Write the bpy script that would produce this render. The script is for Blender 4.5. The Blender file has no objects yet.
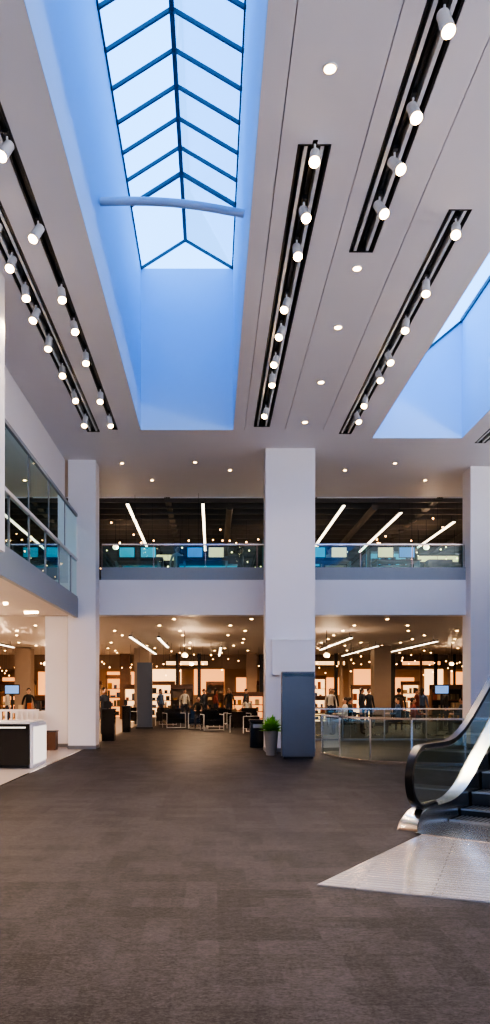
import bpy, math, random
from mathutils import Vector, Matrix
random.seed(7)
S=bpy.context.scene
COL=S.collection
F=750.0; VX=212.0; VY=692.0; H=1.6
try: S.view_settings.look='AgX - High Contrast'
except Exception as ex: print(ex)

# ------------------------------------------------------------ materials
def mat(name,col,rough=.5,metal=0.0,emit=None,es=0.0,spec=.5,noise=0.0,nscale=8.0,bump=0.0):
    m=bpy.data.materials.new(name); m.use_nodes=True
    nt=m.node_tree; b=nt.nodes['Principled BSDF']
    b.inputs['Base Color'].default_value=(*col,1)
    b.inputs['Roughness'].default_value=rough
    b.inputs['Metallic'].default_value=metal
    b.inputs['Specular IOR Level'].default_value=spec
    if emit:
        b.inputs['Emission Color'].default_value=(*emit,1)
        b.inputs['Emission Strength'].default_value=es
    if noise>0 or bump>0:
        tc=nt.nodes.new('ShaderNodeTexCoord'); n=nt.nodes.new('ShaderNodeTexNoise')
        n.inputs['Scale'].default_value=nscale; n.inputs['Detail'].default_value=4
        nt.links.new(tc.outputs['Object'],n.inputs['Vector'])
        if noise>0:
            r=nt.nodes.new('ShaderNodeMix'); r.data_type='RGBA'
            r.inputs['A'].default_value=(*[c*(1-noise) for c in col],1)
            r.inputs['B'].default_value=(*[min(1,c*(1+noise)) for c in col],1)
            nt.links.new(n.outputs['Fac'],r.inputs['Factor'])
            nt.links.new(r.outputs['Result'],b.inputs['Base Color'])
        if bump>0:
            bp=nt.nodes.new('ShaderNodeBump'); bp.inputs['Strength'].default_value=bump
            bp.inputs['Distance'].default_value=.01
            nt.links.new(n.outputs['Fac'],bp.inputs['Height']); nt.links.new(bp.outputs['Normal'],b.inputs['Normal'])
    return m
def glassmat(name,tint,gl=1.0):
    m=bpy.data.materials.new(name); m.use_nodes=True
    nt=m.node_tree; nt.nodes.clear()
    o=nt.nodes.new('ShaderNodeOutputMaterial'); t=nt.nodes.new('ShaderNodeBsdfTransparent'); g=nt.nodes.new('ShaderNodeBsdfGlossy')
    t.inputs['Color'].default_value=(*tint,1); g.inputs['Roughness'].default_value=.02
    g.inputs['Color'].default_value=(.80,1,1,1)
    fr=nt.nodes.new('ShaderNodeFresnel'); fr.inputs['IOR'].default_value=1.45
    mu=nt.nodes.new('ShaderNodeMath'); mu.operation='MULTIPLY'; mu.inputs[1].default_value=gl; mu.use_clamp=True
    mx=nt.nodes.new('ShaderNodeMixShader')
    nt.links.new(fr.outputs[0],mu.inputs[0]); nt.links.new(mu.outputs[0],mx.inputs[0])
    nt.links.new(t.outputs[0],mx.inputs[1]); nt.links.new(g.outputs[0],mx.inputs[2]); nt.links.new(mx.outputs[0],o.inputs[0])
    return m
M={}
M['white']=mat('white_paint',(.84,.83,.87),.5,noise=.015,nscale=2)
M['ceil']=mat('ceiling_paint',(.77,.75,.79),.6,noise=.02,nscale=1.5)
M['well']=mat('skylight_well_blue_spill',(.48,.66,.86),.6,noise=.01,nscale=2)  # white walls, with blue sky spill tinted into the base colour
M['dark']=mat('black_track_metal',(.015,.015,.018),.4)
M['black']=mat('black_gloss',(.012,.012,.014),.15)
M['rubber']=mat('black_rubber',(.01,.01,.011),.28)
M['grey']=mat('grey_metal',(.30,.31,.33),.35,.8)
M['fascia']=mat('fascia_grey',(.27,.31,.36),.4,noise=.03)
M['steel']=mat('brushed_steel',(.72,.71,.70),.22,1.0,noise=.05,nscale=30)
M['alu']=mat('white_aluminium',(.75,.76,.78),.3,.1)
M['tube']=mat('tie_tube_paint',(.50,.55,.62),.4)
M['mull']=mat('skylight_mullion',(.04,.08,.11),.5,.0)
M['lens']=mat('lamp_lens',(1,1,1),.3,emit=(1,.64,.29),es=24)
M['lens2']=mat('downlight_lens',(1,1,1),.3,emit=(1,.60,.25),es=18)
M['lensw']=mat('warm_bulb',(1,1,1),.3,emit=(1,.52,.19),es=9)
M['strip']=mat('strip_light_diffuser',(1,1,1),.3,emit=(1,.84,.62),es=4.5)
M['shade']=mat('fill_globe_shade',(.9,.85,.75),.3,emit=(1,.68,.38),es=5)  # glowing shade of the added fill pendants
M['warm']=mat('warm_backlit_panel',(.6,.3,.12),.5,emit=(1,.42,.14),es=1.4)
M['warm2']=mat('cream_backlit_panel',(.7,.5,.3),.5,emit=(1,.58,.27),es=1.9)
M['case']=mat('lit_display_case_panel',(.8,.8,.8),.3,emit=(1,.86,.72),es=.9)
M['screen']=mat('blue_screen',(.1,.2,.5),.2,emit=(.25,.5,1),es=.7)
M['darkceil']=mat('dark_open_ceiling',(.035,.028,.027),.7,noise=.3,nscale=3)
M['slat']=mat('dark_slat',(.11,.095,.085),.6)
M['taupe']=mat('taupe_wall',(.28,.21,.165),.6,noise=.08,nscale=3)
M['lowceil']=mat('lower_ceiling_paint',(.64,.58,.54),.6,noise=.05,nscale=2)
M['wood']=mat('walnut',(.12,.055,.03),.4,noise=.3,nscale=6)
M['kiosk']=mat('kiosk_slate',(.085,.105,.145),.3,noise=.05)
M['leaf']=mat('leaf_green',(.18,.50,.03),.45,noise=.4,nscale=20)
M['pot']=mat('pot_grey',(.25,.25,.26),.5)
M['soil']=mat('soil',(.03,.02,.015),.9)
M['teal']=mat('teal_lit',(.05,.3,.35),.4,emit=(.1,.6,.8),es=.8)
M['tileL']=mat('light_stone_tile',(.52,.47,.44),.25,noise=.06,nscale=3)
M['skin']=mat('skin',(.55,.33,.24),.5)
M['hair']=mat('hair',(.03,.02,.015),.5)
M['jeans']=mat('dark_trousers',(.03,.035,.06),.7)
for n,c in (('sh0',(.04,.05,.07)),('sh1',(.45,.43,.40)),('sh2',(.20,.05,.04)),('sh3',(.02,.02,.02)),('sh4',(.06,.11,.22))):
    M[n]=mat('shirt_'+n,c,.7)
for n,c in (('p0',(.35,.10,.05)),('p1',(.06,.09,.16)),('p2',(.5,.4,.25)),('p3',(.12,.10,.06)),('p4',(.4,.2,.05))):
    M[n]=mat('goods_'+n,c,.5)
M['glass']=glassmat('clear_glass',(.74,.86,.83),2.0)
M['tealglass']=glassmat('teal_glass',(.34,.64,.66),3.2)
M['skyglass']=glassmat('skylight_glass',(.95,.98,1.0),.4)

def carpet():
    m=bpy.data.materials.new('carpet_tiles'); m.use_nodes=True; nt=m.node_tree; N=nt.nodes; L=nt.links
    b=N['Principled BSDF']; b.inputs['Roughness'].default_value=.55; b.inputs['Specular IOR Level'].default_value=.17
    tc=N.new('ShaderNodeTexCoord')
    def brick(rot,w,h,seed):
        mp=N.new('ShaderNodeMapping'); mp.inputs['Rotation'].default_value=(0,0,rot); mp.inputs['Location'].default_value=(seed,seed*.7,0)
        br=N.new('ShaderNodeTexBrick'); br.inputs['Scale'].default_value=1; br.inputs['Brick Width'].default_value=w; br.inputs['Row Height'].default_value=h
        br.inputs['Mortar Size'].default_value=0.0; br.inputs['Color1'].default_value=(0,0,0,1); br.inputs['Color2'].default_value=(1,1,1,1)
        br.offset=.37
        L.new(tc.outputs['Object'],mp.inputs['Vector']); L.new(mp.outputs[0],br.inputs['Vector']); return br.outputs['Color']
    a=brick(0,.5,.25,3.1); c=brick(math.pi/2,.75,.25,5.3)
    def noise(sc,det,ro,sx_=1,sy_=1):
        mp=N.new('ShaderNodeMapping'); mp.inputs['Scale'].default_value=(sx_,sy_,1); L.new(tc.outputs['Object'],mp.inputs['Vector'])
        n=N.new('ShaderNodeTexNoise'); n.inputs['Scale'].default_value=sc; n.inputs['Detail'].default_value=det; n.inputs['Roughness'].default_value=ro; L.new(mp.outputs[0],n.inputs['Vector']); return n.outputs['Fac']
    n=noise(45,8,.75); n2=noise(15,10,.9,.7,1.1)
    def ma(op,x,y):
        q=N.new('ShaderNodeMath'); q.operation=op
        for i,v in enumerate((x,y)):
            if isinstance(v,(int,float)): q.inputs[i].default_value=v
            else: L.new(v,q.inputs[i])
        return q.outputs[0]
    s=ma('ADD',ma('MULTIPLY',a,.32),ma('MULTIPLY',c,.32))
    s=ma('ADD',s,ma('MULTIPLY',n,2.8)); s=ma('ADD',s,ma('MULTIPLY',n2,3.4)); s=ma('SUBTRACT',s,3.0)
    r=N.new('ShaderNodeValToRGB'); r.color_ramp.elements[0].color=(.005,.0046,.0058,1); r.color_ramp.elements[1].color=(.058,.052,.058,1)
    r.color_ramp.elements[0].position=.0; r.color_ramp.elements[1].position=1
    L.new(s,r.inputs[0]); L.new(r.outputs[0],b.inputs['Base Color'])
    bp=N.new('ShaderNodeBump'); bp.inputs['Strength'].default_value=.6; bp.inputs['Distance'].default_value=.01
    L.new(n,bp.inputs['Height']); L.new(bp.outputs[0],b.inputs['Normal'])
    return m
M['carpet']=carpet()
def ribbed():
    m=bpy.data.materials.new('ribbed_steel_floor'); m.use_nodes=True; nt=m.node_tree; N=nt.nodes; L=nt.links
    b=N['Principled BSDF']; b.inputs['Roughness'].default_value=.16; b.inputs['Metallic'].default_value=.7
    tc=N.new('ShaderNodeTexCoord'); mp=N.new('ShaderNodeMapping'); mp.inputs['Rotation'].default_value=(0,0,math.radians(22))
    w=N.new('ShaderNodeTexBrick'); w.inputs['Scale'].default_value=1; w.inputs['Brick Width'].default_value=1.2; w.inputs['Row Height'].default_value=.08; w.inputs['Mortar Size'].default_value=.006; w.inputs['Mortar Smooth'].default_value=.3
    w.inputs['Color1'].default_value=(.76,.72,.70,1); w.inputs['Color2'].default_value=(.93,.89,.87,1); w.inputs['Mortar'].default_value=(.30,.27,.26,1)
    L.new(tc.outputs['Object'],mp.inputs[0]); L.new(mp.outputs[0],w.inputs['Vector'])
    L.new(w.outputs['Color'],b.inputs['Base Color'])
    bp=N.new('ShaderNodeBump'); bp.inputs['Strength'].default_value=.25; bp.inputs['Distance'].default_value=.004
    L.new(w.outputs['Fac'],bp.inputs['Height']); L.new(bp.outputs[0],b.inputs['Normal'])
    return m
M['ribbed']=ribbed()

# ------------------------------------------------------------ mesh builder
class MB:
    def __init__(s): s.v=[]; s.f=[]; s.m=[]; s.mats=[]; s.T=None
    def mi(s,k):
        if k not in s.mats: s.mats.append(k)
        return s.mats.index(k)
    def add(s,vs,fs,k):
        o=len(s.v)
        for p in vs:
            p=Vector(p)
            if s.T is not None: p=s.T@p
            s.v.append(p)
        i=s.mi(k)
        for f in fs: s.f.append([o+j for j in f]); s.m.append(i)
    def box(s,x0,x1,y0,y1,z0,z1,k):
        s.add([(x0,y0,z0),(x1,y0,z0),(x1,y1,z0),(x0,y1,z0),(x0,y0,z1),(x1,y0,z1),(x1,y1,z1),(x0,y1,z1)],
              [(0,3,2,1),(4,5,6,7),(0,1,5,4),(1,2,6,5),(2,3,7,6),(3,0,4,7)],k)
    def poly(s,pts,k): s.add(pts,[tuple(range(len(pts)))],k)
    def cyl(s,p0,p1,r0,r1,k,n=12,kcap=None):
        p0=Vector(p0);p1=Vector(p1); d=(p1-p0).normalized()
        a=d.orthogonal().normalized(); b=d.cross(a)
        vs=[];
        for p,r in ((p0,r0),(p1,r1)):
            for i in range(n):
                t=2*math.pi*i/n; vs.append(p+a*r*math.cos(t)+b*r*math.sin(t))
        s.add(vs,[(i,(i+1)%n,n+(i+1)%n,n+i) for i in range(n)]+[tuple(reversed(range(n)))],k)
        s.add(vs[n:],[tuple(range(n))],kcap or k)
    def bar(s,p0,p1,w,h,k):
        p0=Vector(p0);p1=Vector(p1); d=(p1-p0).normalized()
        up=Vector((0,0,1))
        if abs(d.z)>.95: up=Vector((0,1,0))
        a=d.cross(up).normalized(); b=a.cross(d)
        vs=[]
        for p in (p0,p1):
            for sa,sb in ((-1,-1),(1,-1),(1,1),(-1,1)): vs.append(p+a*sa*w/2+b*sb*h/2)
        s.add(vs,[(0,1,2,3),(7,6,5,4),(0,4,5,1),(1,5,6,2),(2,6,7,3),(3,7,4,0)],k)
    def sphere(s,c,rx,ry,rz,k,n=10,m=7):
        vs=[];fs=[]
        for j in range(m+1):
            ph=math.pi*j/m
            for i in range(n):
                t=2*math.pi*i/n; vs.append((c[0]+rx*math.sin(ph)*math.cos(t),c[1]+ry*math.sin(ph)*math.sin(t),c[2]+rz*math.cos(ph)))
        for j in range(m):
            for i in range(n): fs.append((j*n+i,(j+1)*n+i,(j+1)*n+(i+1)%n,j*n+(i+1)%n))
        s.add(vs,fs,k)
    def build(s,name,smooth=False,bevel=0,parent=None):
        me=bpy.data.meshes.new(name); me.from_pydata([tuple(v) for v in s.v],[],s.f)
        for k in s.mats: me.materials.append(M[k])
        for p,i in zip(me.polygons,s.m): p.material_index=i
        me.validate(); me.update()
        ob=bpy.data.objects.new(name,me); COL.objects.link(ob)
        if smooth:
            me.shade_smooth() if hasattr(me,'shade_smooth') else None
            md=ob.modifiers.new('es','EDGE_SPLIT'); md.split_angle=math.radians(35)
        if bevel:
            md=ob.modifiers.new('bv','BEVEL'); md.width=bevel; md.segments=2; md.limit_method='ANGLE'
        if parent: ob.parent=parent
        return ob
def empty(name,loc=(0,0,0)):
    e=bpy.data.objects.new(name,None); e.location=loc; COL.objects.link(e); return e
def wx(px,Y): return (px-VX)/F*Y
def wz(py,Y): return H+(VY-py)/F*Y

# ------------------------------------------------------------ dimensions
ZC=8.1; ZL=3.80; ZU=4.89; YB=22.0; YD=25.0
# ------------------------------------------------------------ floor
b=MB(); b.box(-3.6,20,-6,52,-.2,0,'carpet'); b.build('floor')
b=MB(); b.box(-15,-3.6,-6,52,-.2,.0,'tileL'); b.build('floor_stone')
b=MB(); b.box(-3.62,-3.57,-6,23,0,.008,'steel'); b.build('trim_1')
A=Vector((.867,6.19,0)); th=math.radians(34); u=Vector((math.sin(th),math.cos(th),0)); r=Vector((.925,-.38,0))
b=MB(); pts=[A,A+r*7,A+r*7+u*6,A+u*4.2]
b.add([p for p in pts]+[p+Vector((0,0,.012)) for p in pts],[(3,2,1,0),(4,5,6,7),(0,1,5,4),(1,2,6,5),(2,3,7,6),(3,0,4,7)],'ribbed')
b.build('floor_metal_landing')

# ------------------------------------------------------------ ceiling with real openings
holes=[(-1.77,.53,3,18.6),(4.1,6.4,4,19.2)]
slots=[(1.02,1.42,8.9,18.4),(2.02,2.38,2.5,11.1),(3.19,3.51,10.1,18.9),(6.85,7.15,4,19.6),(-3.12,-2.80,9.9,18.75),(-2.47,-2.33,3,18.6)]
seams=[(.80,.812,3,18.6),(1.80,1.812,-2,18.6),(2.75,2.762,-2,18.6)]
allh=holes+slots+seams
X0,X1,Y0,Y1=-15,20,-6,YD
xs=sorted({X0,X1}|{h[0] for h in allh}|{h[1] for h in allh}); ys=sorted({Y0,Y1}|{h[2] for h in allh}|{h[3] for h in allh})
b=MB()
for i in range(len(xs)-1):
    for j in range(len(ys)-1):
        cx=(xs[i]+xs[i+1])/2; cy=(ys[j]+ys[j+1])/2
        if any(h[0]<cx<h[1] and h[2]<cy<h[3] for h in allh): continue
        b.box(xs[i],xs[i+1],ys[j],ys[j+1],ZC,ZC+.3,'ceil')
b.build('ceiling')
b=MB()
for s in seams: b.box(s[0]-.02,s[1]+.02,s[2]-.02,s[3]+.02,ZC+.31,ZC+.34,'dark')
b.build('trim_2')
for s in slots:
    b=MB(); x0,x1,y0,y1=s; e=.006
    b.box(x0+e,x1-e,y0+e,y1-e,ZC+.20,ZC+.24,'dark')
    b.box(x0+e,x0+.03,y0+e,y1-e,ZC+.0,ZC+.2,'dark'); b.box(x1-.03,x1-e,y0+e,y1-e,ZC+.0,ZC+.2,'dark')
    b.box(x0+e,x1-e,y0+e,y0+.03,ZC+.0,ZC+.2,'dark'); b.box(x0+e,x1-e,y1-.03,y1-e,ZC+.0,ZC+.2,'dark')
    w=x1-x0
    if w>.2:
        for q in (.25,.75):
            b.box(x0+w*q-.022,x0+w*q+.022,y0+.03,y1-.03,ZC+.01,ZC+.2,'alu')
    b.box((x0+x1)/2-.018,(x0+x1)/2+.018,y0+.03,y1-.03,ZC+.05,ZC+.2,'dark')
    b.build('ceiling_track_channel')

# ------------------------------------------------------------ skylights
def quadwall(b,pts,k,t):
    n=len(pts); t=Vector(t); P=[Vector(p) for p in pts]
    b.add(P+[p+t for p in P],[tuple(range(n)),tuple(reversed(range(n,2*n)))]+[(i,(i+1)%n,n+(i+1)%n,n+i) for i in range(n)],k)
def skylight(x0,x1,y0,y1,zl,zr,ridge,step,clear):
    e=empty('skylight'); o=.006
    x0+=o;x1-=o;y0+=o;y1-=o
    b=MB(); zb=ZC-.002; t=.004
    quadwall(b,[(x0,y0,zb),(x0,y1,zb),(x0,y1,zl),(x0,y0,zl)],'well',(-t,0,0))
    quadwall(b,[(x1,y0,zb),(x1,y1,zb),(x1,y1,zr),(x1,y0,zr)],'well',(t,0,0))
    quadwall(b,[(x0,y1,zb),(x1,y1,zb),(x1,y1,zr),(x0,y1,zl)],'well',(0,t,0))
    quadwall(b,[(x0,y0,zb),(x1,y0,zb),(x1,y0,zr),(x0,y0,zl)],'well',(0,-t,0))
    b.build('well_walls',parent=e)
    b=MB(); g=MB()
    xr,zr_=ridge if ridge else (x1,zr)
    g.poly([(x0,y0,zl),(x0,y1,zl),(xr,y1,zr_),(xr,y0,zr_)],'skyglass')
    if ridge:
        g.poly([(x1,y0,zr),(x1,y1,zr),(xr,y1,zr_),(xr,y0,zr_)],'skyglass')
        g.poly([(x0,y1,zl),(x1,y1,zr),(xr,y1,zr_)],'skyglass')
    g.build('glazing',parent=e)
    ysx=[y1]; y=y1-clear
    while y>=y0-.01: ysx.append(y); y-=step
    for i,y in enumerate(ysx):
        w=.09 if i==1 and ridge else .045
        b.bar((x0,y,zl),(xr,y,zr_),w,.06,'mull')
        if ridge: b.bar((x1,y,zr),(xr,y,zr_),w,.06,'mull')
    b.bar((xr,y0,zr_),(xr,y1,zr_),.08,.10,'mull')
    b.bar((x0+.02,y0,zl),(x0+.02,y1,zl),.03,.05,'mull'); b.bar((x1-.02,y0,zr),(x1-.02,y1,zr),.03,.05,'mull')
    b.build('mullions',parent=e)
    return e
skylight(-1.77,.53,3,18.6,12.1,12.1,(-.66,12.80),.78,2.4)
skylight(4.1,6.4,4,19.2,9.2,11.1,None,4,6)
b=MB(); n=12; P=[]
for i in range(n+1):
    t=i/n; P.append(Vector((-1.75+2.26*t,11.7+.3*t,9.25+.08*math.sin(math.pi*t))))
for i in range(n): b.cyl(P[i],P[i+1],.062,.062,'tube',14)
b.build('skylight_tie_tube',smooth=True)

# ------------------------------------------------------------ columns and structure
def column(x0,x1,y0,y1,z0=0,z1=ZC,base=True):
    b=MB(); b.box(x0,x1,y0,y1,z0,z1,'white')
    if base: b.box(x0-.012,x1+.012,y0-.012,y1+.012,0,.10,'grey')
    return b.build('column')
column(1.43,2.75,20,20.8)
column(-4.03,-3.26,21,21.7)
column(7.45,8.65,21.6,22.3)
column(-4.85,-4.2,21.8,22.5,0,ZL)
b=MB(); b.box(-4.3,-3.26,10.7,11.8,ZL,ZC,'white'); b.build('wall_pier')
for x,y in ((-9.5,26),(-9.5,38),(-3.5,38),(8.1,36),(14.5,30),(14.5,40)):
    b=MB(); b.box(x-.4,x+.4,y-.4,y+.4,0,ZL,'taupe'); b.box(x-.42,x+.42,y-.42,y+.42,0,.15,'dark'); b.build('column')
b=MB()
b.box(-4.03,20,YB,YB+.5,3.86,ZU,'white'); b.box(-15,20,YB+.5,52,3.86,ZU-.02,'lowceil')
b.build('beam_gallery')
b=MB(); b.box(-3.26,20,YB+.02,YB+.14,ZU,ZU+.37,'fascia'); b.build('trim_3')
XM=-3.75
b=MB(); b.box(-15,XM-.1,-6,21,ZL-.05,ZL+.4,'lowceil'); b.build('floor_mezzanine')
b=MB(); b.box(XM-.1,XM,-6,21,ZL-.12,ZL+.42,'fascia'); b.build('trim_4')
b=MB(); b.box(-4.3,-4.12,-6,YB-1,6.75,ZC,'white'); b.box(-7,-6.85,-6,YB-1,ZL+.4,ZC,'taupe'); b.build('wall_left_upper')
b=MB(); b.box(8.8,12,14,21.6,ZL+.6,ZU,'white'); b.build('floor_landing')

def wall(n,*a,k='white'):
    b=MB(); b.box(*a,k); b.build(n)
wall('wall_left',-15.2,-15,-6,52,-.2,ZC+.3,k='taupe')
wall('wall_right',12,12.2,-6,YB,0,ZC)
wall('wall_right_return',12.2,20,YB-.2,YB,0,ZC)
wall('wall_right_far',20,20.2,YB,52,0,ZC,k='taupe')
wall('wall_back',-15,20,52,52.2,-.2,ZC+.3,k='taupe')
wall('wall_upper_back',-15,20,43,43.2,ZU,ZC,k='darkceil')
wall('ceiling_upper',-15,20,YD,52,ZC+.15,ZC+.35,k='darkceil')
b=MB(); b.box(-15,-4,-6.2,-6,0,ZC,'white'); b.box(-4,12,-6.2,-6,3.2,ZC,'white'); b.build('wall_front')
e=empty('unseen_fill_window_1'); b=MB()  # added glazed opening behind the camera, lets in blue sky fill
for x in range(-4,13,2): b.box(x-.05,x+.05,-6.15,-6.02,0,3.2,'mull')
for z in (.05,3.15): b.box(-4,12,-6.14,-6.03,z-.05,z+.05,'mull')
b.build('frame',parent=e); b=MB(); b.poly([(-4,-6.07,0),(12,-6.07,0),(12,-6.07,3.2),(-4,-6.07,3.2)],'skyglass'); b.build('glazing',parent=e)

b=MB()
for i in range(20): b.box(-14,19.5,YD+.2+i*.85,YD+.28+i*.85,ZC-.12,ZC+.1,'slat')
for x in (-12,-7,-1.5,3.4,7.6,11.5,16): b.box(x-.1,x+.1,YD,42.8,ZC-.05,ZC+.12,'slat')
for x in (-5,.6,5.5,10): b.cyl((x,YD+.3,ZC-.25),(x,42.8,ZC-.25),.12,.12,'slat',10)
b.build('ceiling_slats')
b=MB(); b.box(-15,20,YD,YD+.05,ZC-.03,ZC,'white'); b.build('trim_5')

def strip(x,y0,y1,z,dx=0):
    b=MB(); b.bar((x,y0,z+.015),(x+dx,y1,z+.015),.09,.03,'strip'); b.bar((x,y0,z+.06),(x+dx,y1,z+.06),.1,.06,'dark')
    for t in (.05,.95): 
        xx=x+dx*t; yy=y0+(y1-y0)*t; b.cyl((xx,yy,z+.09),(xx,yy,z+.3),.008,.008,'dark',6)
    b.build('linear_pendant')
for x,y0,y1 in ((-2.8,24.8,34.5),(-.3,24.8,33),(4.4,25,33),(6.55,26,33.3),(8.85,27.4,33.6)): strip(x,y0,y1,7.8)
for x,y0,y1 in ((-3.0,27.5,40),(-2.0,28,34),(5.2,28,36),(.4,34,42),(9,30,40),(-9,24,34),(7.3,33,42),(-6,28,38)): strip(x,y0,y1,3.6)

# ------------------------------------------------------------ balustrades
def balustrade(name,pts,z0,h,glass,rail='steel',post=1.4,base=True,pk='steel',pw=.04):
    e=empty(name,(0,0,0)); b=MB(); g=MB()
    P=[Vector((p[0],p[1],z0)) for p in pts]
    for i in range(len(P)-1):
        a,c=P[i],P[i+1]; L=(c-a).length; n=max(1,round(L/post)); d=(c-a)/n; dn=d.normalized()
        for j in range(n):
            p=a+d*j; q=p+d
            g.add([p+dn*.03+Vector((0,0,.1 if base else .0)),q-dn*.03+Vector((0,0,.1 if base else .0)),q-dn*.03+Vector((0,0,h-.05)),p+dn*.03+Vector((0,0,h-.05))],[(0,1,2,3)],glass)
            b.bar(p,p+Vector((0,0,h)),pw,.03,pk)
        b.bar(a+Vector((0,0,h)),c+Vector((0,0,h)),.06,.045,rail)
        if base: b.bar(a+Vector((0,0,.05)),c+Vector((0,0,.05)),.04,.06,pk)
    b.bar(P[-1],P[-1]+Vector((0,0,h)),pw,.03,pk)
    b.build('posts_and_rail',parent=e); g.build('glass_panels',parent=e)
balustrade('gallery_balustrade',[(-3.24,YB+.08),(7.42,YB+.08)],ZU+.37,.68,'tealglass',post=1.5,pk='grey',base=False,pw=.02)
balustrade('gallery_balustrade',[(8.7,YB+.08),(12,YB+.08)],ZU+.37,.68,'tealglass',post=1.5,pk='grey',base=False,pw=.02)
e=empty('mezzanine_glazing'); b=MB(); g=MB()
za,zb_,zc_=ZL+.42,5.28,6.5
b.box(XM-.08,XM,-6,20.98,zb_-.02,zb_+.05,'alu'); b.box(XM-.07,XM-.01,-6,20.98,zc_,zc_+.08,'fascia'); b.box(XM-.07,XM-.01,-6,20.98,za,za+.05,'fascia')
y=-5.9
while y<21.:
    b.box(XM-.07,XM-.02,y-.02,y+.02,za,zb_,'grey'); y+=1.53
y=-5.4
while y<21: b.box(XM-.055,XM-.025,y-.012,y+.012,zb_,zc_,'grey'); y+=1.9
g.poly([(XM-.04,-6,za),(XM-.04,20.98,za),(XM-.04,20.98,zb_),(XM-.04,-6,zb_)],'glass')
g.poly([(XM-.04,-6,zb_),(XM-.04,20.98,zb_),(XM-.04,20.98,zc_),(XM-.04,-6,zc_)],'tealglass')
b.build('frame',parent=e); g.build('glass_panels',parent=e)
R=[(2.78,18.9),(3.0,17.6),(3.5,16.6),(4.3,16.15),(5.4,16.0),(7,16.0),(9,16)]
balustrade('glass_railing',R,0,1.02,'glass',post=1.1,pk='steel')
balustrade('glass_railing',[(2.9,24.5),(7,24.5),(13,24.5)],0,1.05,'glass',post=1.2,pk='grey')

# ------------------------------------------------------------ track spotlights
SP=200
def spot(px,py,xt,power=0,aim=None,lamp=True,big=1.0):
    zl=ZC-.33; Y=(zl-H)*F/(VY-py)
    d=Vector(aim or (random.uniform(-.35,.35),random.uniform(-.8,-.4),-1)).normalized()
    c=Vector((xt,Y,ZC-.14)); L=.27*big
    b=MB()
    a0=c-d*.08; a1=c+d*(L-.08)
    b.cyl(a0,a1,.062,.068,'alu',20,'dark')
    b.cyl(a1+d*.001,a1+d*.02,.064,.05,'lens',20)
    b.cyl((xt,Y,ZC+.08),(xt,Y,ZC-.12),.014,.014,'alu',8); b.box(xt-.03,xt+.03,Y-.07,Y+.07,ZC+.0,ZC+.05,'dark')
    b.build('track_spotlight',smooth=True)
    if lamp:
        l=bpy.data.lights.new('spot','SPOT'); l.energy=power or SP; l.color=(1,.75,.51); l.spot_size=math.radians(80); l.spot_blend=.8; l.shadow_soft_size=.05
        o=bpy.data.objects.new('spotlight_lamp',l); COL.objects.link(o); o.location=a1+d*.04
        o.rotation_euler=d.to_track_quat('-Z','Y').to_euler()
for px,py in ((312,172),(305,227),(293,263),(287,315),(280,342),(272,370),(272,388),(262,420)): spot(px,py,1.22)
for px,py in ((450,40),(412,128),(390,180),(376,222)): spot(px,py,2.2)
for px,py in ((452,243),(421,298),(402,335),(383,367),(374,385),(358,410),(350,425)): spot(px,py,3.35)
for px,py in ((12,243),(27,275),(37,303),(47,325),(60,352),(75,380),(85,405),(93,428)): spot(px,py,-2.96)
for px,py in ((12,165),(45,245),(67,305),(80,337),(90,367),(100,405),(112,428)): spot(px,py,-2.4)
for py in (380,425,438): spot(0,py,7.0)
def downlight(x,y,z,r=.075,k='lens2',name='recessed_downlight',lamp=0):
    b=MB(); n=20
    b.cyl((x,y,z+.001),(x,y,z-.012),r*1.25,r*1.2,'alu',n); b.cyl((x,y,z-.0125),(x,y,z-.02),r,r*.85,k,n)
    b.build(name,smooth=True)
    if lamp:
        l=bpy.data.lights.new('dl','SPOT'); l.energy=lamp; l.color=(1,.72,.45); l.spot_size=math.radians(120); l.spot_blend=1; l.shadow_soft_size=.05
        o=bpy.data.objects.new('downlight_lamp',l); COL.objects.link(o); o.location=(x,y,z-.05)
for px,py in ((330,68),(357,268),(338,327),(321,382),(305,422)):
    Y=6.5*F/(VY-py); downlight(wx(px,Y),Y,ZC,.062,lamp=150)
for px,py in ((122,463),(195,462),(230,470),(345,470),(395,463),(425,480),(152,480)):
    Y=6.5*F/(VY-py); downlight(wx(px,Y),Y,ZC,.045)

b=MB()
y=23.2
while y<44:
    x=-14+random.random()
    while x<19:
        b.cyl((x,y,3.855),(x,y,3.84),.045,.045,'lens2',8); x+=random.choice((1.8,2.4,3.6))
    y+=2.2
for yy in range(6,21,2):
    for xx in (-5,-7,-9,-11.5): b.cyl((xx+random.random()*.4,yy,ZL-.055),(xx,yy,ZL-.07),.05,.05,'lens2',8)
b.build('ceiling_downlights')
b=MB()
for i in range(190):
    x=random.uniform(-9,15); y=random.uniform(24.5,41); z=random.choice((7.7,7.6,7.2,6.9)) if y>26 else random.uniform(5.6,6.3)
    b.cyl((x,y,z),(x,y,8.1),.006,.006,'dark',4); b.sphere((x,y,z),.033,.033,.033,'lensw',6,4)
b.build('pendant_bulbs')
b=MB()
for i in range(90):
    x=random.uniform(-13,18); y=random.uniform(33,43); z=random.uniform(2.5,3.5)
    b.cyl((x,y,z),(x,y,3.86),.005,.005,'dark',4); b.sphere((x,y,z),.032,.032,.032,'lensw',6,4)
b.build('pendant_bulbs')

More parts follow.
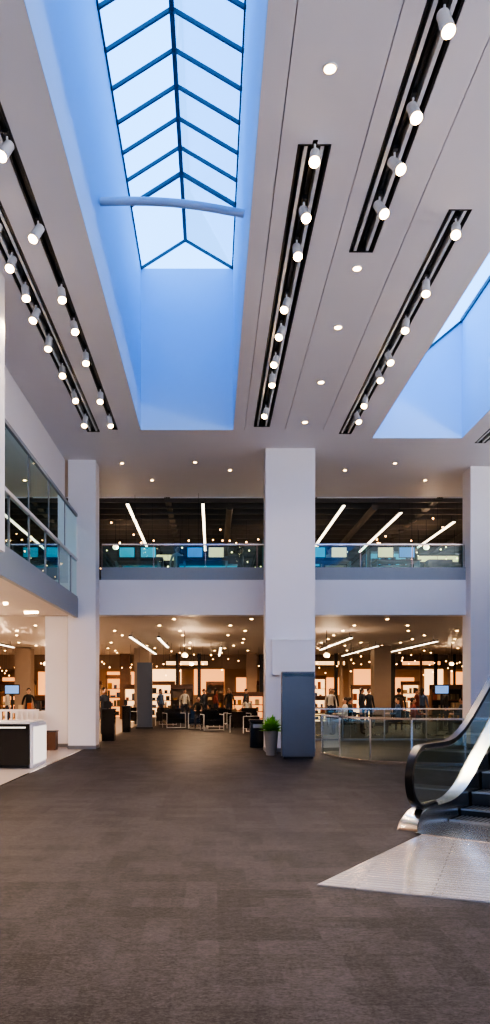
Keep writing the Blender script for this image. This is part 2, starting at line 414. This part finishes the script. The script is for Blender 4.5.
def pl(x,y,z,e,c=(1,.67,.42),r=.10,size=165):
    l=bpy.data.lights.new('pl','SPOT'); l.energy=e; l.color=c; l.shadow_soft_size=r; l.spot_size=math.radians(size); l.spot_blend=.6
    o=bpy.data.objects.new('shop_lamp',l); COL.objects.link(o); o.location=(x,y,z)
for x in (-11,-5.5,0,5,10.5,16):
    for y in (25.5,33,41,47.5): pl(x,y,3.7,350)
for x in (-7,-11):
    for y in (2,9,16): pl(x,y,3.6,500,(1,.76,.55))
for x in (-5.5,):
    for y in (4,10,15,20): pl(x,y,7.9,80,(1,.85,.7))
def fill_globe(x,y,z,zt,e,r=.11):  # pendants added to brighten the dim ceilings around them
    b=MB(); b.sphere((x,y,z),r,r,r*.8,'shade',16,10); b.cyl((x,y,z+r*.7),(x,y,zt),.01,.01,'dark',6); b.cyl((x,y,z+r*.6),(x,y,z+r*.95),.04,.03,'dark',10); b.build('fill_globe_pendant',smooth=True)
    l=bpy.data.lights.new('gl','POINT'); l.energy=e; l.color=(1,.70,.45); l.shadow_soft_size=.05
    o=bpy.data.objects.new('fill_globe_lamp',l); COL.objects.link(o); o.location=(x+.16,y,z-.1)
for x in (-8,-1,4.2,11.5):
    for y in (27.5,36): fill_globe(x,y,2.95,3.86,95)
for x in (-7,-9.5):
    for y in (8,14,19): fill_globe(x,y,2.9,ZL-.05,65)
for x in (-3.6,2.6,8.0): fill_globe(x,28,7.0,ZC,90)
def fill_uplight(x,y,z,nx,ny,e):  # added out-of-view area lamp with housing, fills the ceiling from below
    b=MB(); lx=.1 if nx else 1.2; ly=.1 if ny else 1.2
    b.box(x-lx,x+lx,y-ly,y+ly,z-.15,z-.02,'alu'); b.build('unseen_fill_housing',bevel=.02)
    l=bpy.data.lights.new('ul','AREA'); l.shape='RECTANGLE'; l.size=2*lx; l.size_y=2*ly; l.energy=e; l.color=(1,.93,.90)
    o=bpy.data.objects.new('ceiling_fill_lamp',l); COL.objects.link(o); o.location=(x,y,z)
    o.rotation_euler=Vector((nx*.35,ny*.35,1)).to_track_quat('-Z','Y').to_euler()
for y in (-2,3,8,13,18): fill_uplight(11.85,y,5.0,-1,0,430)
for x in (-2,2,6,10): fill_uplight(x,-5.85,5.0,0,1,270)

# ------------------------------------------------------------ display shelving
def shelving(x,y,w,h,z0=0,k='warm',n=4,body='wood',name='display_shelving'):
    b=MB(); d=.45
    b.box(x,x+w,y+d-.04,y+d,z0,z0+h,k)
    for xx in (x,x+w-.06): b.box(xx,xx+.06,y,y+d-.04,z0,z0+h,body)
    b.box(x,x+w,y-.02,y+d,z0+h-.25,z0+h,body)
    for i in range(n):
        z=z0+.1+i*(h-.45)/n; b.box(x+.06,x+w-.06,y,y+d-.04,z,z+.04,body)
        xx=x+.12
        while xx<x+w-.3:
            ww=random.uniform(.08,.35); hh_=random.uniform(.12,min(.5,(h-.5)/n-.08))
            b.box(xx,xx+ww,y+.08,y+.3,z+.04,z+.04+hh_,random.choice(('p0','p1','p2','p3','p4','dark','dark'))); xx+=ww+random.uniform(.03,.2)
    b.build(name)
x=-14
while x<18:
    w=random.choice((1.2,1.6,2.4)); k=random.choice(('warm','warm2','taupe','taupe'))
    shelving(x,47+random.uniform(0,3),w,random.choice((1.9,2.3,2.7)),0,k); x+=w+random.choice((.4,1.2,2.0))
x=-12
while x<18:
    w=random.choice((1.2,1.8)); shelving(x,40+random.uniform(-.3,2.5),w,random.choice((1.4,1.6,2.0)),0,random.choice(('warm','dark','warm2','taupe')),3); x+=w+random.uniform(.8,2.4)
x=-3
while x<12:
    w=random.choice((.8,1.4,2.0)); shelving(x,23.6+random.uniform(0,1.3),w,random.choice((1.1,1.4,1.6)),ZU,random.choice(('teal','dark','warm','warm2','teal')),3,'dark'); x+=w+random.uniform(.2,.9)
for y in (7,10.5,14,18): shelving(-14.9,y,.9,2.4,0,'warm2')
b=MB()
x=-14.5
while x<19:
    w=random.uniform(.8,3.0); z0=random.choice((.8,1.4,1.8)); b.box(x,x+w,51.9,51.98,z0,random.choice((2.6,3.0,3.3)),random.choice(('warm','warm2','warm'))); x+=w+random.uniform(.3,1.0)
b.build('backlit_wall_panels')
b=MB()
for i in range(22):
    x=random.uniform(-13,17); y=random.uniform(43.2,45)
    b.box(x,x+random.choice((.12,.2,.6)),y,y+.15,0,3.86,random.choice(('dark','wood','taupe')))
b.build('shop_partitions')
b=MB(); b.box(-15,20,45.5,45.8,3.0,3.86,'taupe'); b.build('wall_bulkhead')
# lit shop signs, upper and lower
for x,y,z,w,k in ((-1.9,30,6.95,1.6,'warm2'),(3.8,31,6.9,1.4,'teal'),(9.0,30,6.9,1.8,'warm2'),(-1.5,44.8,3.3,2.6,'warm2'),(6.5,44.8,3.3,3.0,'warm2'),(12.5,44.8,3.3,2.4,'warm'),(-8.5,44.8,3.3,3,'warm')):
    b=MB(); b.box(x-w/2,x+w/2,y,y+.12,z-.15,z+.2,'dark'); b.box(x-w/2+.06,x+w/2-.06,y-.01,y,z-.09,z+.14,k)
    for sx in (-1,1): b.cyl((x+sx*w*.4,y+.06,z+.2),(x+sx*w*.4,y+.06,(ZC if z>5 else 3.86)),.012,.012,'dark',6)
    b.build('hanging_sign')
for x,y in ((-9.3,30),(-8,30),(-6.6,31),(9.5,31),(11.8,31)):
    b=MB(); b.box(x-.3,x+.3,y,y+.05,1.5,1.9,'dark'); b.box(x-.27,x+.27,y-.012,y,1.54,1.86,'screen'); b.box(x-.04,x+.04,y+.01,y+.05,.03,1.5,'dark'); b.box(x-.3,x+.3,y-.2,y+.25,0,.03,'dark'); b.build('display_screen')
# desks with monitors on the upper floor
for x in (-2.3,-.2,3.6,5.7,9.3):
    b=MB(); y=22.9; z=ZU
    b.box(x-.7,x+.7,y,y+.6,z+.72,z+.76,'wood')
    for sx in (-.66,.62):
        b.box(x+sx,x+sx+.04,y+.03,y+.57,z,z+.72,'grey')
    for dx in (-.33,.33):
        b.box(x+dx-.25,x+dx+.25,y+.3,y+.33,z+.86,z+1.2,'dark'); b.box(x+dx-.23,x+dx+.23,y+.29,y+.3,z+.88,z+1.18,random.choice(('screen','teal','warm2'))); b.box(x+dx-.03,x+dx+.03,y+.31,y+.34,z+.76,z+.88,'dark'); b.box(x+dx-.1,x+dx+.1,y+.24,y+.4,z+.76,z+.775,'dark')
    b.build('office_desk')

# ------------------------------------------------------------ furniture
def lounge(x,y,rot):
    b=MB(); b.T=Matrix.Translation((x,y,0))@Matrix.Rotation(rot,4,'Z')
    b.box(-.36,.36,-.36,.36,.22,.44,'black'); b.box(-.36,.36,.24,.40,.40,.84,'black')
    b.box(-.44,-.34,-.38,.40,.2,.64,'black'); b.box(.34,.44,-.38,.40,.2,.64,'black')
    for sx in (-.42,.42):
        b.bar((sx,-.4,.66),(sx,.42,.66),.035,.025,'alu')
        for sy in (-.4,.42): b.bar((sx,sy,0),(sx,sy,.66),.03,.03,'alu')
    b.bar((-.42,-.4,.03),(.42,-.4,.03),.03,.03,'alu')
    b.build('lounge_chair',bevel=.012)
for x,y,rt in ((-1.7,33.5,.3),(-.6,33,0),(.3,34.2,-.4),(1.2,33,1.2),(-2.2,36,3.0),(.4,37,2.8),(1.7,36,3.3),(.0,31.5,.2),(1.3,29.5,2.2),(-3.7,36.5,1)): lounge(x,y,rt)
def table(x,y):
    b=MB(); b.cyl((x,y,.72),(x,y,.75),.30,.30,'black',24); b.cyl((x,y,.02),(x,y,.72),.035,.035,'steel',10); b.cyl((x,y,0),(x,y,.02),.25,.22,'steel',20); b.build('cafe_table',smooth=True)
for x,y in ((-.9,35),(1.1,35),(4.0,27.6),(6.05,28),(8.3,27.6),(10.4,29)): table(x,y)
def chair(x,y,rot):
    b=MB(); b.T=Matrix.Translation((x,y,0))@Matrix.Rotation(rot,4,'Z')
    b.box(-.22,.22,-.22,.22,.41,.45,'black'); b.box(-.21,.21,.19,.22,.6,.9,'black')
    for sx in (-.2,.2):
        b.bar((sx,-.2,0),(sx,-.2,.43),.025,.025,'steel'); b.bar((sx,.21,0),(sx,.21,.88),.025,.025,'steel')
    b.build('cafe_chair',bevel=.006)
CH=((3.1,27.6,1.6),(4.9,27.6,-1.5),(5.15,28,1.5),(6.95,28,-1.6),(7.4,27.6,1.6),(9.2,27.6,-1.6),(9.5,29,1.5))
for x,y,rt in CH: chair(x,y,rt)

b=MB(); x0=wx(137,33);x1=wx(152,33); b.box(x0,x1,33,33.3,.04,2.9,'kiosk'); b.box(x0-.05,x1+.05,32.9,33.4,0,.06,'dark'); b.box(x0+.08,x1-.08,32.985,33,1.2,2.6,'kiosk'); b.build('advertising_pillar',bevel=.015)
b=MB(); b.box(1.68,2.47,18.0,18.28,.05,2.09,'kiosk'); b.box(1.72,2.43,18.03,18.25,0,.05,'dark'); b.box(1.70,2.45,17.99,18.0,1.98,2.05,'black'); b.build('information_kiosk',bevel=.012)
b=MB(); b.box(1.60,2.68,19.9,19.99,2.05,2.98,'white'); b.box(1.58,2.70,19.88,19.99,2.98,3.02,'alu'); b.build('column_sign_panel')
b=MB(); x=wx(258,21.5)
b.box(x-.22,x+.22,21.6,22.0,0,.74,'black'); b.box(x-.24,x+.24,21.58,22.02,.74,.80,'dark'); b.box(x-.14,x+.14,21.575,21.6,.56,.68,'grey'); b.build('litter_bin',bevel=.012)
e=empty('potted_plant'); X,Yp=1.5,19.0
b=MB(); b.cyl((X,Yp,0),(X,Yp,.62),.13,.18,'pot',24); b.cyl((X,Yp,.60),(X,Yp,.63),.16,.16,'soil',24); b.build('pot',smooth=True,parent=e)
b=MB()
for i in range(240):
    az=random.uniform(0,6.28); el=random.uniform(.0,1.5); L=random.uniform(.22,.46)
    d=Vector((math.cos(az)*math.cos(el)*.85,math.sin(az)*math.cos(el)*.85,math.sin(el))); s=Vector((X,Yp,.62)); tip=s+d*L+Vector((0,0,-.03)); mid=s+d*L*.6
    side=d.cross(Vector((0,0,1))).normalized()*.04
    b.add([s,mid+side,tip,mid-side],[(0,1,2,3)],'leaf')
b.build('foliage',parent=e)

b=MB(); b.box(-6.5,-3.83,15.7,16.9,.06,.93,'black'); b.box(-6.45,-3.85,15.75,16.85,0,.06,'dark'); b.box(-6.55,-3.80,15.62,16.95,.93,.97,'alu')
b.box(-3.82,-3.76,15.72,17.0,0,.93,'white'); b.box(-3.76,-3.74,15.78,16.94,.08,.86,'case'); b.box(-5.1,-5.08,15.69,15.7,.06,.93,'grey'); b.box(-6.4,-3.9,15.69,15.7,.84,.87,'case'); b.build('reception_counter',bevel=.01)
b=MB(); z1=1.05
for i in range(30): b.box(-9.3+i*.15,-9.25+i*.15,21.2,21.25,.08,z1,'white')
b.box(-9.35,-4.9,21.18,21.28,z1,z1+.06,'white'); b.box(-9.35,-4.9,21.18,21.28,.0,.1,'white'); b.build('slatted_divider')
b=MB(); b.box(-4.7,-4.3,20.6,20.95,0,.5,'wood'); b.box(-4.72,-4.28,20.58,20.97,.5,.53,'dark'); b.build('waste_box',bevel=.01)
for px,w in ((108,.4),(126,.3)):
    Y=24.5 if px==108 else 30; x=wx(px,Y)
    b=MB(); b.box(x-w/2,x+w/2,Y,Y+.4,0,1.0,'black'); b.box(x-w/2-.02,x+w/2+.02,Y-.03,Y+.42,1.0,1.05,'dark'); b.box(x-w/2+.08,x+w/2-.08,Y-.1,Y-.05,1.08,1.3,'dark'); b.box(x-.02,x+.02,Y-.05,Y+.1,1.05,1.2,'dark'); b.build('check_in_kiosk')
for x,y in ((-8.5,25),(-6.2,27),(-10.5,19),(-7.6,14)):
    b=MB(); b.box(x-.9,x+.9,y-.4,y+.4,.85,.92,'white'); b.box(x-.8,x+.8,y-.32,y+.32,0,.85,'white')
    for i in range(5): b.box(x-.75+i*.32,x-.6+i*.32,y-.1,y+.1,.92,.92+random.uniform(.1,.35),random.choice(('p0','p1','p2','p4','dark')))
    b.build('display_table')

# ------------------------------------------------------------ escalator
EB=Vector((2.25,8.55,0)); te=math.radians(38)
us=Vector((math.sin(te),math.cos(te),0)); rs=Vector((math.cos(te),-math.sin(te),0))
ET=Matrix(((rs.x,us.x,0,EB.x),(rs.y,us.y,0,EB.y),(0,0,1,0),(0,0,0,1)))
S0=1.5; SL=math.tan(math.radians(30)); TOP=ZU; R0=.5
def hh(s):
    def sp(x): return 0 if x<=-R0 else (x if x>=R0 else (x+R0)**2/(4*R0))
    v=sp(s-S0)*SL
    s1=S0+TOP/SL
    return v-sp(s-s1)*SL
SE=S0+TOP/SL+1.4
ss=[]; s=.38
while s<SE: ss.append(s); s+=.12
esc=empty('escalator')
def ribbon(b,pts,t,w0,w1,k):
    n=len(pts); vs=[]
    for i,(s,z) in enumerate(pts):
        a=pts[max(0,i-1)]; c=pts[min(n-1,i+1)]; dx,dz=c[0]-a[0],c[1]-a[1]; l=math.hypot(dx,dz) or 1
        nx,nz=-dz/l*t/2,dx/l*t/2
        vs+= [(w0,s-nx,z-nz),(w1,s-nx,z-nz),(w1,s+nx,z+nz),(w0,s+nx,z+nz)]
    fs=[]
    for i in range(n-1):
        o=i*4;q=o+4
        for j in range(4): fs.append((o+j,o+(j+1)%4,q+(j+1)%4,q+j))
    fs.append((3,2,1,0)); o=(n-1)*4; fs.append((o,o+1,o+2,o+3))
    b.add(vs,fs,k)
arc=[(.38-.38*math.cos(t),.60-.36*math.sin(t)) for t in [math.pi/2*(1-2*i/20) for i in range(21)]]
for w in (0.0,1.18):
    h=MB(); h.T=ET
    path=[(.75,.235)]+arc+[(s,.96+hh(s)) for s in ss[1:]]
    ribbon(h,path,.05,w-.045,w+.045,'rubber')
    h.build('handrail',smooth=True,parent=esc)
    h=MB(); h.T=ET
    path2=[(.75,.27)]+[(.38+(p[0]-.38)*.90,.60+(p[1]-.60)*.90) for p in arc]+[(s,.924+hh(s)) for s in ss[1:]]
    ribbon(h,path2,.03,w-.025,w+.025,'steel')
    h.build('handrail_guide',smooth=True,parent=esc)
    g=MB(); g.T=ET
    top=[(.38-.34*math.cos(t),.60+.32*math.sin(t),.60-.32*math.sin(t)) for t in [math.pi/2*i/8 for i in range(9)]]
    cols=[(s,zt,max(zb,.24)) for s,zt,zb in top]+[(s,.91+hh(s),.24+hh(s)) for s in ss[1:]]
    for i in range(len(cols)-1):
        a,c=cols[i],cols[i+1]
        g.add([(w,a[0],a[2]),(w,c[0],c[2]),(w,c[0],c[1]),(w,a[0],a[1])],[(0,1,2,3)],'glass')
    g.build('glass_balustrade',parent=esc)
    g=MB(); g.T=ET
    w0,w1=(w-.16,w+.10) if w==0 else (w-.10,w+.16)
    dk=[(.02,.06,0),(.08,.15,0),(.2,.21,0),(.38,.24,0)]+[(s,.24+hh(s),max(0,hh(s)-.15)) for s in ss[1:]]
    vs=[];fs=[]
    for s,zt,zb in dk: vs+=[(w0,s,zb),(w1,s,zb),(w1-.02,s,zt),(w0+.05,s,zt),(w0,s,max(zb,zt-.06))]
    for i in range(len(dk)-1):
        o=i*5;q=o+5
        for j in range(5): fs.append((o+j,o+(j+1)%5,q+(j+1)%5,q+j))
    fs.append((4,3,2,1,0)); o=(len(dk)-1)*5; fs.append((o,o+1,o+2,o+3,o+4))
    g.add(vs,fs,'steel'); g.build('skirt_deck',smooth=True,parent=esc)
g=MB(); g.T=ET; vs=[];fs=[]
cl=[(s,max(0.0,hh(s)-.15),max(0.0,hh(s)-.95)) for s in ss if hh(s)>.16]
for s,zt,zb in cl: vs+=[(-.10,s,zb),(1.28,s,zb),(1.28,s,zt),(-.10,s,zt)]
for i in range(len(cl)-1):
    o=i*4;q=o+4
    for j in range(4): fs.append((o+j,o+(j+1)%4,q+(j+1)%4,q+j))
fs.append((3,2,1,0)); o=(len(cl)-1)*4; fs.append((o,o+1,o+2,o+3)); g.add(vs,fs,'alu'); g.build('truss_cladding',parent=esc)
g=MB(); g.T=ET
g.box(.10,1.08,-.1,.95,.012,.02,'steel')
s=.95
while s<SE-.5:
    z=hh(s+.2)+.02
    g.box(.11,1.07,s,s+.40,max(0,z-.24),z,'dark')
    for i in range(16): g.box(.13+i*.058,.155+i*.058,s+.01,s+.39,z,z+.008,'grey')
    g.box(.11,1.07,s-.004,s+.02,z-.01,z+.01,'grey')
    s+=.4
g.build('steps',parent=esc)

# ------------------------------------------------------------ people
def person(x,y,rot,seated=False,shirt='sh0',lady=False,zf=0):
    e=empty('person',(x,y,zf)); e.rotation_euler=(0,0,rot)
    V=[];E=[];Rr=[]
    def add(p,r,par=None):
        V.append(p);Rr.append(r)
        if par is not None: E.append((par,len(V)-1))
        return len(V)-1
    z0=-.36 if seated else 0
    pel=add((0,0,.95+z0),.15); wa=add((0,0,1.12+z0),.125,pel); ch=add((0,0,1.33+z0),.15,wa); sh=add((0,0,1.45+z0),.09,ch); nk=add((0,0,1.53+z0),.055,sh)
    for sg in (-1,1):
        a=add((sg*.17,0,1.42+z0),.062,sh)
        if seated: el=add((sg*.24,-.1,1.14+z0),.046,a); wr=add((sg*.15,-.34,1.16+z0),.032,el)
        else: el=add((sg*.25,.03,1.15+z0),.046,a); wr=add((sg*.27,-.05,.90+z0),.032,el)
        hp=add((sg*.10,0,.90+z0),.095,pel)
        if seated: kn=add((sg*.12,-.44,.52),.065,hp); an=add((sg*.12,-.42,.09),.042,kn)
        else: kn=add((sg*.11,-.02,.50),.065,hp); an=add((sg*.12,.02,.09),.042,kn)
        add((sg*.13,V[an][1]-.15,.045),.035,an)
    me=bpy.data.meshes.new('b'); me.from_pydata(V,E,[]); ob=bpy.data.objects.new('tmp',me); COL.objects.link(ob)
    ob.modifiers.new('s','SKIN')
    for i,sv in enumerate(me.skin_vertices[0].data): sv.radius=(Rr[i],Rr[i]*.85); sv.use_root=(i==0)
    ob.modifiers.new('ss','SUBSURF').levels=1
    dg=bpy.context.evaluated_depsgraph_get(); nm=bpy.data.meshes.new_from_object(ob.evaluated_get(dg)); bpy.data.objects.remove(ob)
    nm.materials.clear()
    for k in (shirt,'jeans','skin','dark'): nm.materials.append(M[k])
    for p in nm.polygons:
        c=p.center; p.use_smooth=True
        if c.z<.09: p.material_index=3
        elif c.z<(.98+z0) and (abs(c.x)<.2) and not(seated and c.z>.66): p.material_index=1
        elif c.z>1.5+z0: p.material_index=2
        else: p.material_index=0
    bo=bpy.data.objects.new('body',nm); COL.objects.link(bo); bo.parent=e
    hd=MB(); hz=1.64+z0
    hd.sphere((0,0,hz),.078,.095,.118,'skin',14,10); hd.cyl((0,-.09,hz-.01),(0,-.118,hz-.025),.012,.016,'skin',6)
    for sg in (-1,1):
        hd.sphere((sg*.03,-.086,hz+.012),.012,.008,.008,'dark',6,4); hd.sphere((sg*.08,.005,hz),.012,.02,.03,'skin',6,4)
    hd.box(-.022,.022,-.09,-.084,hz-.058,hz-.05,'p0')
    hd.build('head',smooth=True,parent=e)
    hr=MB(); hr.sphere((0,.018,hz+.03),.09,.1,.105,'hair',14,8)
    if lady: hr.sphere((0,.06,hz-.08),.08,.05,.15,'hair',12,8)
    hr.build('hair',smooth=True,parent=e)
    hn=MB()
    for sg in (-1,1):
        if seated: w=Vector((sg*.15,-.34,1.16+z0)); d=Vector((-sg*.3,-.9,-.1)).normalized()
        else: w=Vector((sg*.27,-.05,.90)); d=Vector((0,-.15,-1)).normalized()
        side=Vector((0,1,0)) if not seated else Vector((1,0,0))
        hn.cyl(w,w+d*.09,.028,.036,'skin',8)
        for i in range(4):
            p=w+d*.08+side*(i-1.5)*.019; q=p+d*(.04+.006*(1.5-abs(i-1.5))); hn.cyl(p,q,.0095,.009,'skin',6); hn.cyl(q,q+(d+Vector((-sg*.5,0,0))).normalized()*.035,.009,.007,'skin',6)
        t=w+d*.03-side*.03; hn.cyl(t,t+(d*.8-side*.6).normalized()*.055,.011,.008,'skin',6)
    hn.build('hands',smooth=True,parent=e)
sh=('sh0','sh1','sh3','sh4','sh2','sh0','sh3')
for i,(x,y,rt) in enumerate(CH[:6]): person(x,y,rt,True,sh[i],i%2==1)
for a in ((-.6,32.95,0,True,'sh3',False),(1.7,36.0,3.3,True,'sh1',True),
          (6.9,33,.4,False,'sh0',False),(9.4,33.5,2.4,False,'sh4',True),(4.7,35,1.0,False,'sh3',False),(-1.4,38.4,.3,False,'sh1',False),(.2,38.9,2,False,'sh2',True),(1.75,38.2,1,False,'sh0',False),
          (-7.7,31.5,.3,False,'sh3',False),(-5.3,29,2,False,'sh4',True),(11,31.8,.5,False,'sh1',False),(-3.95,27.5,.8,False,'sh0',False),(5.8,36,0,False,'sh3',True),(7.6,30.5,2.8,False,'sh3',False),
          (-2.6,38,1,False,'sh4',False),(.9,39.0,0,False,'sh3',True),(3.6,31,1,False,'sh1',True),(10.6,34,1,False,'sh3',False),(6.2,31,1,False,'sh0',True),(8.6,31.5,1,False,'sh2',False),(-.4,38.6,1,False,'sh0',False),
          (-6.6,33,1,False,'sh0',False),(-9.0,33,2,False,'sh1',True),(4.3,33,2,False,'sh4',False),(5.3,33.5,0,False,'sh1',True),
          (-1.2,25.9,.4,False,'sh1',False,ZU),(-2.1,26.2,1.4,False,'sh0',True,ZU),(1.0,26.1,1.4,False,'sh3',True,ZU),(5.4,25.9,-.5,False,'sh4',True,ZU),(7.0,25.9,1.5,False,'sh3',False,ZU),(4.1,26.1,.5,False,'sh1',False,ZU)):
    person(*a)

# ------------------------------------------------------------ world & camera
w=bpy.data.worlds.new('sky'); S.world=w; w.use_nodes=True; nt=w.node_tree; bg=nt.nodes['Background']
tc=nt.nodes.new('ShaderNodeTexCoord'); sx=nt.nodes.new('ShaderNodeSeparateXYZ'); cr=nt.nodes.new('ShaderNodeValToRGB')
nt.links.new(tc.outputs['Generated'],sx.inputs[0]); nt.links.new(sx.outputs['Z'],cr.inputs[0]); nt.links.new(cr.outputs[0],bg.inputs[0])
cr.color_ramp.elements[0].color=(.25,.52,1,1); cr.color_ramp.elements[1].color=(.10,.37,1,1); bg.inputs[1].default_value=4.0
cam=bpy.data.cameras.new('camera'); co=bpy.data.objects.new('camera',cam); COL.objects.link(co)
co.location=(0,0,H); co.rotation_euler=(math.pi/2,0,0)
cam.sensor_width=36; cam.lens=F/1024*36; cam.shift_y=(VY-512)/1024; cam.shift_x=(245-VX)/1024; cam.clip_end=300
S.camera=co
